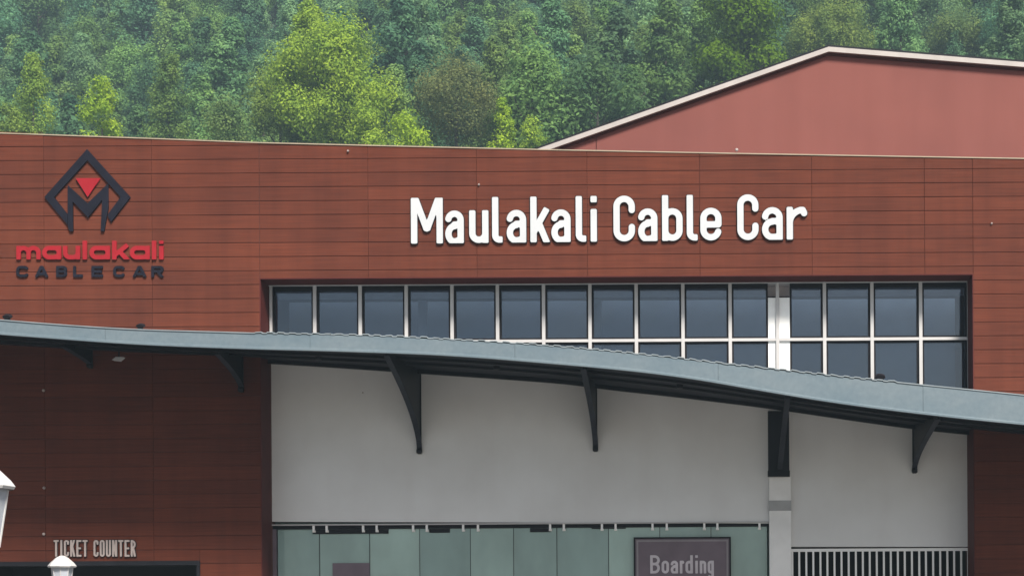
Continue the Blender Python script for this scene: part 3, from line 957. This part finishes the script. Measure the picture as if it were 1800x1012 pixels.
# ------------------------------------------------------------------ lamps, parasol and small fittings
def street_lamp(px, top_py, Y, label, lean=0.0):
    c = P(px, top_py, Y)
    o = empty('street_lamp', (c.x, Y, 0), label, 'street lamp', 'white lantern lamps in the forecourt')
    H = c.z
    r = .22
    MB().lathe([(.10, 0), (.10, .12), (.055, .2), (.045, H - .75), (.06, H - .70)], 12).build('post', M_BLACK, o, True)
    MB().lathe([(.10, H - .70), (.105, H - .68), (.165, H - .205), (.165, H - .19)], 8, rot=.2).build('lantern', M_LAMP, o)
    MB().lathe([(.215, H - .195), (.228, H - .17), (.19, H - .12), (.10, H - .035), (.035, H), (.0, H + .004)], 8, rot=.2, cap=False).build('cap', M_LAMPCAP, o)
    ribs = MB()
    for k in range(8):
        a = .2 + 2*math.pi*k/8
        ribs.tube([(.107*math.cos(a), .107*math.sin(a), H - .69), (.167*math.cos(a), .167*math.sin(a), H - .2)], .009, 5)
    ribs.build('rib', M_LAMPCAP, o)
    o.rotation_euler = (0, lean, 0)
    return o
street_lamp(109, 976, -3.4, 'small white lantern lamp standing in front of the ticket counter lettering')
street_lamp(-38, 818, -16.2, 'large white lantern lamp cut off by the left edge of the photo', R(1.5))

for (p, q, w, lab) in ((13, 557, .15, 'small black floodlight on the canopy edge at the far left'), (247, 575, .14, 'small black floodlight on the canopy below the logo lettering'), (1547, 660, .18, 'small black floodlight on the canopy in front of the right-hand windows')):
    Y = -2.62
    c = P(p, q, Y)
    z0 = float(z_top(c.x)) + .012
    fo = empty('floodlight', (c.x, Y, z0), lab, 'floodlight', 'black floodlights on the canopy roof')
    h = .085
    MB().lathe([(w*.42, -.05), (w*.5, -.03), (w*.5, .04), (w*.3, .07)], 12).build('housing', M_GASKET, fo).matrix_basis = Matrix.Translation((0, 0, .068)) @ Matrix.Rotation(R(-70), 4, 'X') @ Matrix.Diagonal((1, .55, 1, 1))
    MB().box(-w*.3, w*.3, -.02, .02, 0, .03).build('foot', M_BLACK, fo)
c = P(209, 631, -.6)
cl_ = empty('canopy_lamp', (c.x, -.6, c.z), 'tiny white lamp hanging under the canopy below the logo', 'lamp')
MB().box(-.012, .012, -.012, .012, .03, sof(c.x, -.6) - c.z - .003).build('stem', M_BLACK, cl_)
MB().add([(-.11,-.06,-.02),(.02,-.06,-.035),(.1,-.05,.03),(-.04,-.05,.035),(-.11,.06,-.02),(.02,.06,-.035),(.1,.05,.03),(-.04,.05,.035)],
         [(0,1,2,3),(7,6,5,4),(0,4,5,1),(1,5,6,2),(2,6,7,3),(3,7,4,0)]).build('housing', M_LETTER, cl_)

# ------------------------------------------------------------------ trees
def make_crown(seed, n_leaf, H, W, lobes, leaf, shape):
    """leaf quads spread over lobes inside an egg, cone or round envelope; crown base at z=0"""
    rg = np.random.default_rng(seed)
    if shape == 'cone': env = lambda t: (1 - t) ** .75 * .95 + .08
    elif shape == 'egg': env = lambda t: np.sin(np.pi * np.clip(.13 + .87 * t, 0, 1)) ** .75
    else: env = lambda t: np.sqrt(np.clip(1 - (2*t - .95) ** 2 * .95, .02, 1))
    vs = []
    lobes = int(lobes * 1.7)
    for k in range(lobes):
        t = (k + rg.random()) / lobes
        a = rg.random() * 2 * np.pi + k * 2.4
        e = float(env(t)) * W / 2
        rad = W * rg.uniform(.10, .21) * (1.0 if shape != 'cone' else (1.15 - .6 * t))
        d = e * .86 * np.sqrt(rg.uniform(.08, 1))
        c = np.array([d*np.cos(a), d*np.sin(a), H * (.04 + .92*t)])
        m = int(n_leaf / lobes)
        nrm = rg.normal(size=(m, 3)); nrm /= np.linalg.norm(nrm, axis=1)[:, None]
        rr = rad * rg.uniform(.1, 1.55, m) ** .65
        pos = c + nrm * rr[:, None] * np.array([1, 1, rg.uniform(.75, 1.25)])
        nn = nrm + rg.normal(scale=.42, size=(m, 3)) + np.array([0, 0, .35])
        nn /= np.linalg.norm(nn, axis=1)[:, None]
        u = np.cross(nn, rg.normal(size=(m, 3))); u /= np.linalg.norm(u, axis=1)[:, None]
        w = np.cross(nn, u)
        s = leaf * rg.uniform(.6, 1.3, m)[:, None]
        q = np.stack([pos - u*s, pos + w*s*.55, pos + u*s, pos - w*s*.55], 1)
        vs.append(q)
    V = np.concatenate(vs).reshape(-1, 3)
    return V

def mesh_quads(V, name):
    n = len(V)
    me = bpy.data.meshes.new(name)
    me.vertices.add(n); me.vertices.foreach_set('co', V.astype(np.float32).ravel())
    me.loops.add(n); me.loops.foreach_set('vertex_index', np.arange(n, dtype=np.int32))
    me.polygons.add(n // 4)
    me.polygons.foreach_set('loop_start', np.arange(0, n, 4, dtype=np.int32))
    me.update(calc_edges=True)
    me.validate()
    return me

def trunk_mesh(seed, h, r, crown_h, W):
    rg = random.Random(seed)
    mb = MB()
    pts, rad = [], []
    for k in range(7):
        t = k / 6
        pts.append((rg.uniform(-.12, .12) * h * .2 * t, rg.uniform(-.12, .12) * h * .2 * t, -1.0 + (h + crown_h * .75 + 1.0) * t))
        rad.append(r * (1.15 - t * 1.0) + .02)
    mb.tube(pts, rad, 7)
    for k in range(7):
        a = k * 2.4 + rg.random(); z = h + crown_h * (.05 + .09 * k)
        L = W * rg.uniform(.25, .42) * (1 - .06 * k)
        p0 = Vector((0, 0, z)); p1 = p0 + Vector((math.cos(a)*L*.55, math.sin(a)*L*.55, L*.45)); p2 = p0 + Vector((math.cos(a)*L, math.sin(a)*L, L*1.0))
        mb.tube([p0, p1, p2], [r*.42, r*.28, r*.1], 5)
    return mb.mesh('trunk')

SP = {}
def species(key, seed, n_leaf, H, W, lobes, leaf, shape, trunk_h, trunk_r):
    V = make_crown(seed, n_leaf, H, W, lobes, leaf, shape)
    V = V + np.array([0, 0, trunk_h])
    c = mesh_quads(V, 'crown'); c.materials.append(M_LEAF)
    t = trunk_mesh(seed, trunk_h, trunk_r, H, W); t.materials.append(M_BARK)
    SP[key] = (c, t, H + trunk_h, W, V)
FOREST = []
for i in range(9):
    sh = ['egg', 'cone', 'cone'][i % 3]
    species(('f', i), 100 + i, 13000, 8.8 if sh != 'cone' else 10.2, 6.6 if sh != 'cone' else 6.4 - (i % 3) * .5, 22 + i % 5, .145, sh, 2.2, .2)
FARLOW = [make_crown(300 + i, 2400, 9.5, 6.6, 13, .28, ['egg', 'cone', 'round'][i % 3]) + np.array([0, 0, 2.0]) for i in range(4)]

def plant(key, x, y, z, s, col, label, cat='tree', group=None, sx=1.0, name='tree', rz=None):
    c, t, H, W, _ = SP[key]
    o = empty(name, (x, y, z), label, cat, group)
    o.scale = (s * sx, s * sx, s)
    o.rotation_euler = (0, 0, random.uniform(0, 6.28) if rz is None else rz)
    a = link('trunk', t, None, o); b = link('crown', c, None, o)
    b.color = (*col, 1)
    return o

# front trees, each its own mesh
FRONT = []
def front(px, top, wpx, d, col, label, seed, n=5200, shape='egg', H=None, lobes=22, leaf=.25, trunk_h=2.5, trunk_r=.22, name='tree', tdx=0):
    Y = d - DIST
    sc = F_PX / d
    FRONT.append((px, wpx * .5, d, top))
    T = P(px, top, Y)
    zb = hill_z(T.x, Y)
    W = wpx / sc
    tot = max(T.z - zb, 2.5)
    Hc = H / sc if H else max(2.0, tot - trunk_h)
    th = max(.3, tot - Hc)
    n = int(n * 3.2); leaf *= .56
    if shape != 'round': W *= 1.22; lobes = int(lobes * 1.8)
    if name == 'bush': lobes *= 2
    species(('x', seed), seed, n, Hc, W, lobes, leaf, shape, th, trunk_r)
    # trim: measured top of leaves against wanted
    plant(('x', seed), T.x, Y, zb, 1.0, col, label, name=name, rz=0.0)
LIME, LIME2, OLIVE, DEEP, GREYG = (.300,.430,.060), (.320,.460,.045), (.215,.310,.075), (.105,.190,.012), (.170,.200,.085)
front(582, 62, 215, 128, LIME, 'big bright lime-green tree with a dark trunk rising above the parapet', 11, 11000, 'round', H=178, lobes=25, leaf=.24, trunk_r=.3)
front(545, 2, 74, 133, LIME, 'slim tall lime-green tree just behind the big bright lime one', 12, 4600, 'round', H=170, lobes=22, leaf=.22)
front(492, 100, 110, 132, OLIVE, 'olive-green tree at the left flank of the big bright lime tree', 13, 4200, 'egg', lobes=18)
front(180, 131, 88, 124, LIME2, 'small vivid yellow-green tree behind the parapet above the logo', 14, 4200, 'egg', lobes=16, leaf=.22)
front(58, 82, 112, 130, (.26,.38,.07), 'feathery yellow-green conical tree at the far left behind the parapet', 15, 5200, 'cone', lobes=24, leaf=.2)
front(1312, -14, 205, 141, DEEP, 'large dark green broadleaf tree beside the left slope of the red gable', 16, 12000, 'round', H=330, lobes=15, leaf=.33, trunk_r=.35)
front(803, 118, 138, 128, GREYG, 'grey-green open tree with a thin dark trunk right of the lime tree', 17, 4200, 'egg', H=118, lobes=13, leaf=.2)
front(712, 198, 105, 122, LIME2, 'low bright yellow-green bush between the lime and grey-green trees', 18, 3600, 'round', lobes=14, leaf=.2, trunk_h=.6, name='bush')
front(884, 166, 74, 122, LIME2, 'narrow lime sapling behind the parapet right of the grey-green tree', 19, 2800, 'cone', lobes=14, leaf=.2)
front(934, 205, 60, 121, LIME, 'small lime sapling where the red gable meets the parapet', 20, 2000, 'egg', lobes=10, leaf=.19)
front(297, 92, 120, 138, (.15,.24,.07), 'mid-green conical tree above the parapet between the logo and the olive tree', 21, 5000, 'cone', lobes=22, leaf=.22)
front(395, 175, 110, 126, (.16,.24,.085), 'low pale-green tree left of the olive tree', 22, 3600, 'egg', lobes=16, leaf=.22)
front(1462, 22, 150, 158, (.18,.25,.065), 'light olive tree showing just above the gable apex', 23, 5200, 'egg', lobes=11, leaf=.25)
front(1690, 55, 130, 160, (.15,.22,.08), 'pale grey-green tree above the right slope of the gable', 24, 4600, 'egg', lobes=10, leaf=.25)
front(640, 180, 90, 124, LIME, 'bushy lime tree at the right foot of the big bright lime tree', 25, 3000, 'egg', lobes=14, leaf=.2)
front(15, 170, 70, 122, OLIVE, 'olive bush at the left edge behind the parapet', 26, 2600, 'round', lobes=12, leaf=.2, name='bush')

# hillside forest
HUES = [(.125,.235,.105), (.165,.290,.100), (.115,.245,.145), (.185,.290,.100), (.092,.195,.105), (.155,.270,.140)]
HUEN = ['dark green', 'fresh green', 'bluish green', 'yellowish green', 'deep green', 'soft green']
spots, extra = [], []
y = 96.0
while y < 222.0:
    d = y + DIST
    xa, xb = -1230 / F_PX * d - 26, 570 / F_PX * d + 40
    x = xa + random.uniform(0, 4)
    while x < xb:
        jx_, jy_ = x + random.uniform(-1.6, 1.6), y + random.uniform(-2, 2)
        z = hill_z(jx_, jy_)
        s = random.choice([.75, .9, 1.0, 1.0, 1.1, 1.25]) * random.uniform(.92, 1.08)
        py_top = PPY - (z + 11 * s - EYE) * F_PX / (jy_ + DIST)
        py_bot = PPY - (z + 1.5 - EYE) * F_PX / (jy_ + DIST)
        px = PPX + jx_ * F_PX / (jy_ + DIST)
        line = np.interp(px, [0, 950, 1455, 1800], [235, 262, 88, 112])
        blocked = any(abs(px - f[0]) < f[1] * .95 + 22 and jy_ + DIST < f[2] + 3 and py_bot > f[3] for f in FRONT)
        if py_top < line - 4 and py_bot > -6 and not blocked and -90 < px < 1890:
            spots.append((jx_, jy_, z, s, px, py_top))
        elif not blocked: extra.append((jx_, jy_, z, s, px, py_top))
        elif px > 1250: extra.append((jx_, jy_, z, s * .36, px, py_top))
        x += random.uniform(5.2, 7.4)
    y += 5.2
spots.sort(key=lambda q: q[1])
N_IND = 270
ANCHOR = [(80, 'at the far left'), (160, 'above the emblem'), (270, 'right of the emblem'), (380, 'above the left cladding'), (470, 'left of the olive tree'),
          (560, 'behind the slim lime tree'), (660, 'behind the big lime tree'), (760, 'above the lime bush'), (860, 'behind the grey-green tree'), (960, 'above the lime saplings'),
          (1060, 'above the gable foot'), (1200, 'left of the dark broadleaf tree'), (1420, 'behind the dark broadleaf tree'), (1560, 'above the gable apex'), (9999, 'above the right gable slope')]
def plant_args(k, x, y, z, s, col): return (('f', k), x, y, z, s, col, random.uniform(.9, 1.2))
for i, (x, y, z, s, px, pt) in enumerate(spots[:N_IND]):
    k = random.randrange(9); h = random.randrange(6)
    shp = ['rounded', 'pointed', 'narrow'][k % 3]
    v = random.uniform(.7, 1.35)
    zone = 'low down' if pt > 130 else 'midway up' if pt > 55 else 'high up'
    side = next(nm for lim, nm in ANCHOR if px < lim)
    size = 'small' if s < .85 else 'tall' if s > 1.12 else 'middling'
    lab = f'{size} {shp} {HUEN[h]} tree {zone} {side}'
    FOREST.append((lab, px, plant_args(k, x, y, z, s, tuple(c * v for c in HUES[h]))))
from collections import Counter
cnt = Counter(l for l, _, _ in FOREST)
for lab, px, args in FOREST:
    if cnt[lab] > 1:
        row = sorted(p for l, p, _ in FOREST if l == lab)
        q = row.index(px)
        lab = ('left-hand ' if q == 0 else 'right-hand ') + lab if len(row) == 2 else ['leftmost', 'second', 'third', 'fourth', 'fifth', 'sixth', 'seventh'][q] + ' from left, ' + lab
    plant(*args[:6], lab, group='forest trees on the hillside', sx=args[6])
rest = []
for (x, y, z, s, px, pt) in spots[N_IND:] + extra:
    V = FARLOW[random.randrange(4)]
    a = random.uniform(0, 6.28)
    rot = np.array([[math.cos(a), math.sin(a), 0], [-math.sin(a), math.cos(a), 0], [0, 0, 1]])
    rest.append(V @ rot * (s * 1.05) + np.array([x, y, z]))
if rest:
    me = mesh_quads(np.concatenate(rest), 'far_forest')
    me.materials.append(M_LEAF)
    fo = link('far_forest', me)
    fo.color = (.110, .220, .115, 1)
    tag(fo, 'dense hazy tree crowns covering the upper hillside', 'forest', kind='stuff')
print('TREES', len(spots), 'panels', len(panels))

# ------------------------------------------------------------------ haze
m, n, l, b = new_mat('haze_air')
n.remove(b)
pv = n.new('ShaderNodeVolumePrincipled')
pv.inputs['Color'].default_value = (0.62, 0.86, 1.0, 1)
pv.inputs['Density'].default_value = 0.0007
pv.inputs['Anisotropy'].default_value = 0.1
l.new(pv.outputs['Volume'], n['Material Output'].inputs['Volume'])
hz = MB().box(-270, 270, -145, 335, -1, 215).build('haze', m)
tag(hz, 'thin blue summer haze over the forest', 'haze', kind='stuff')
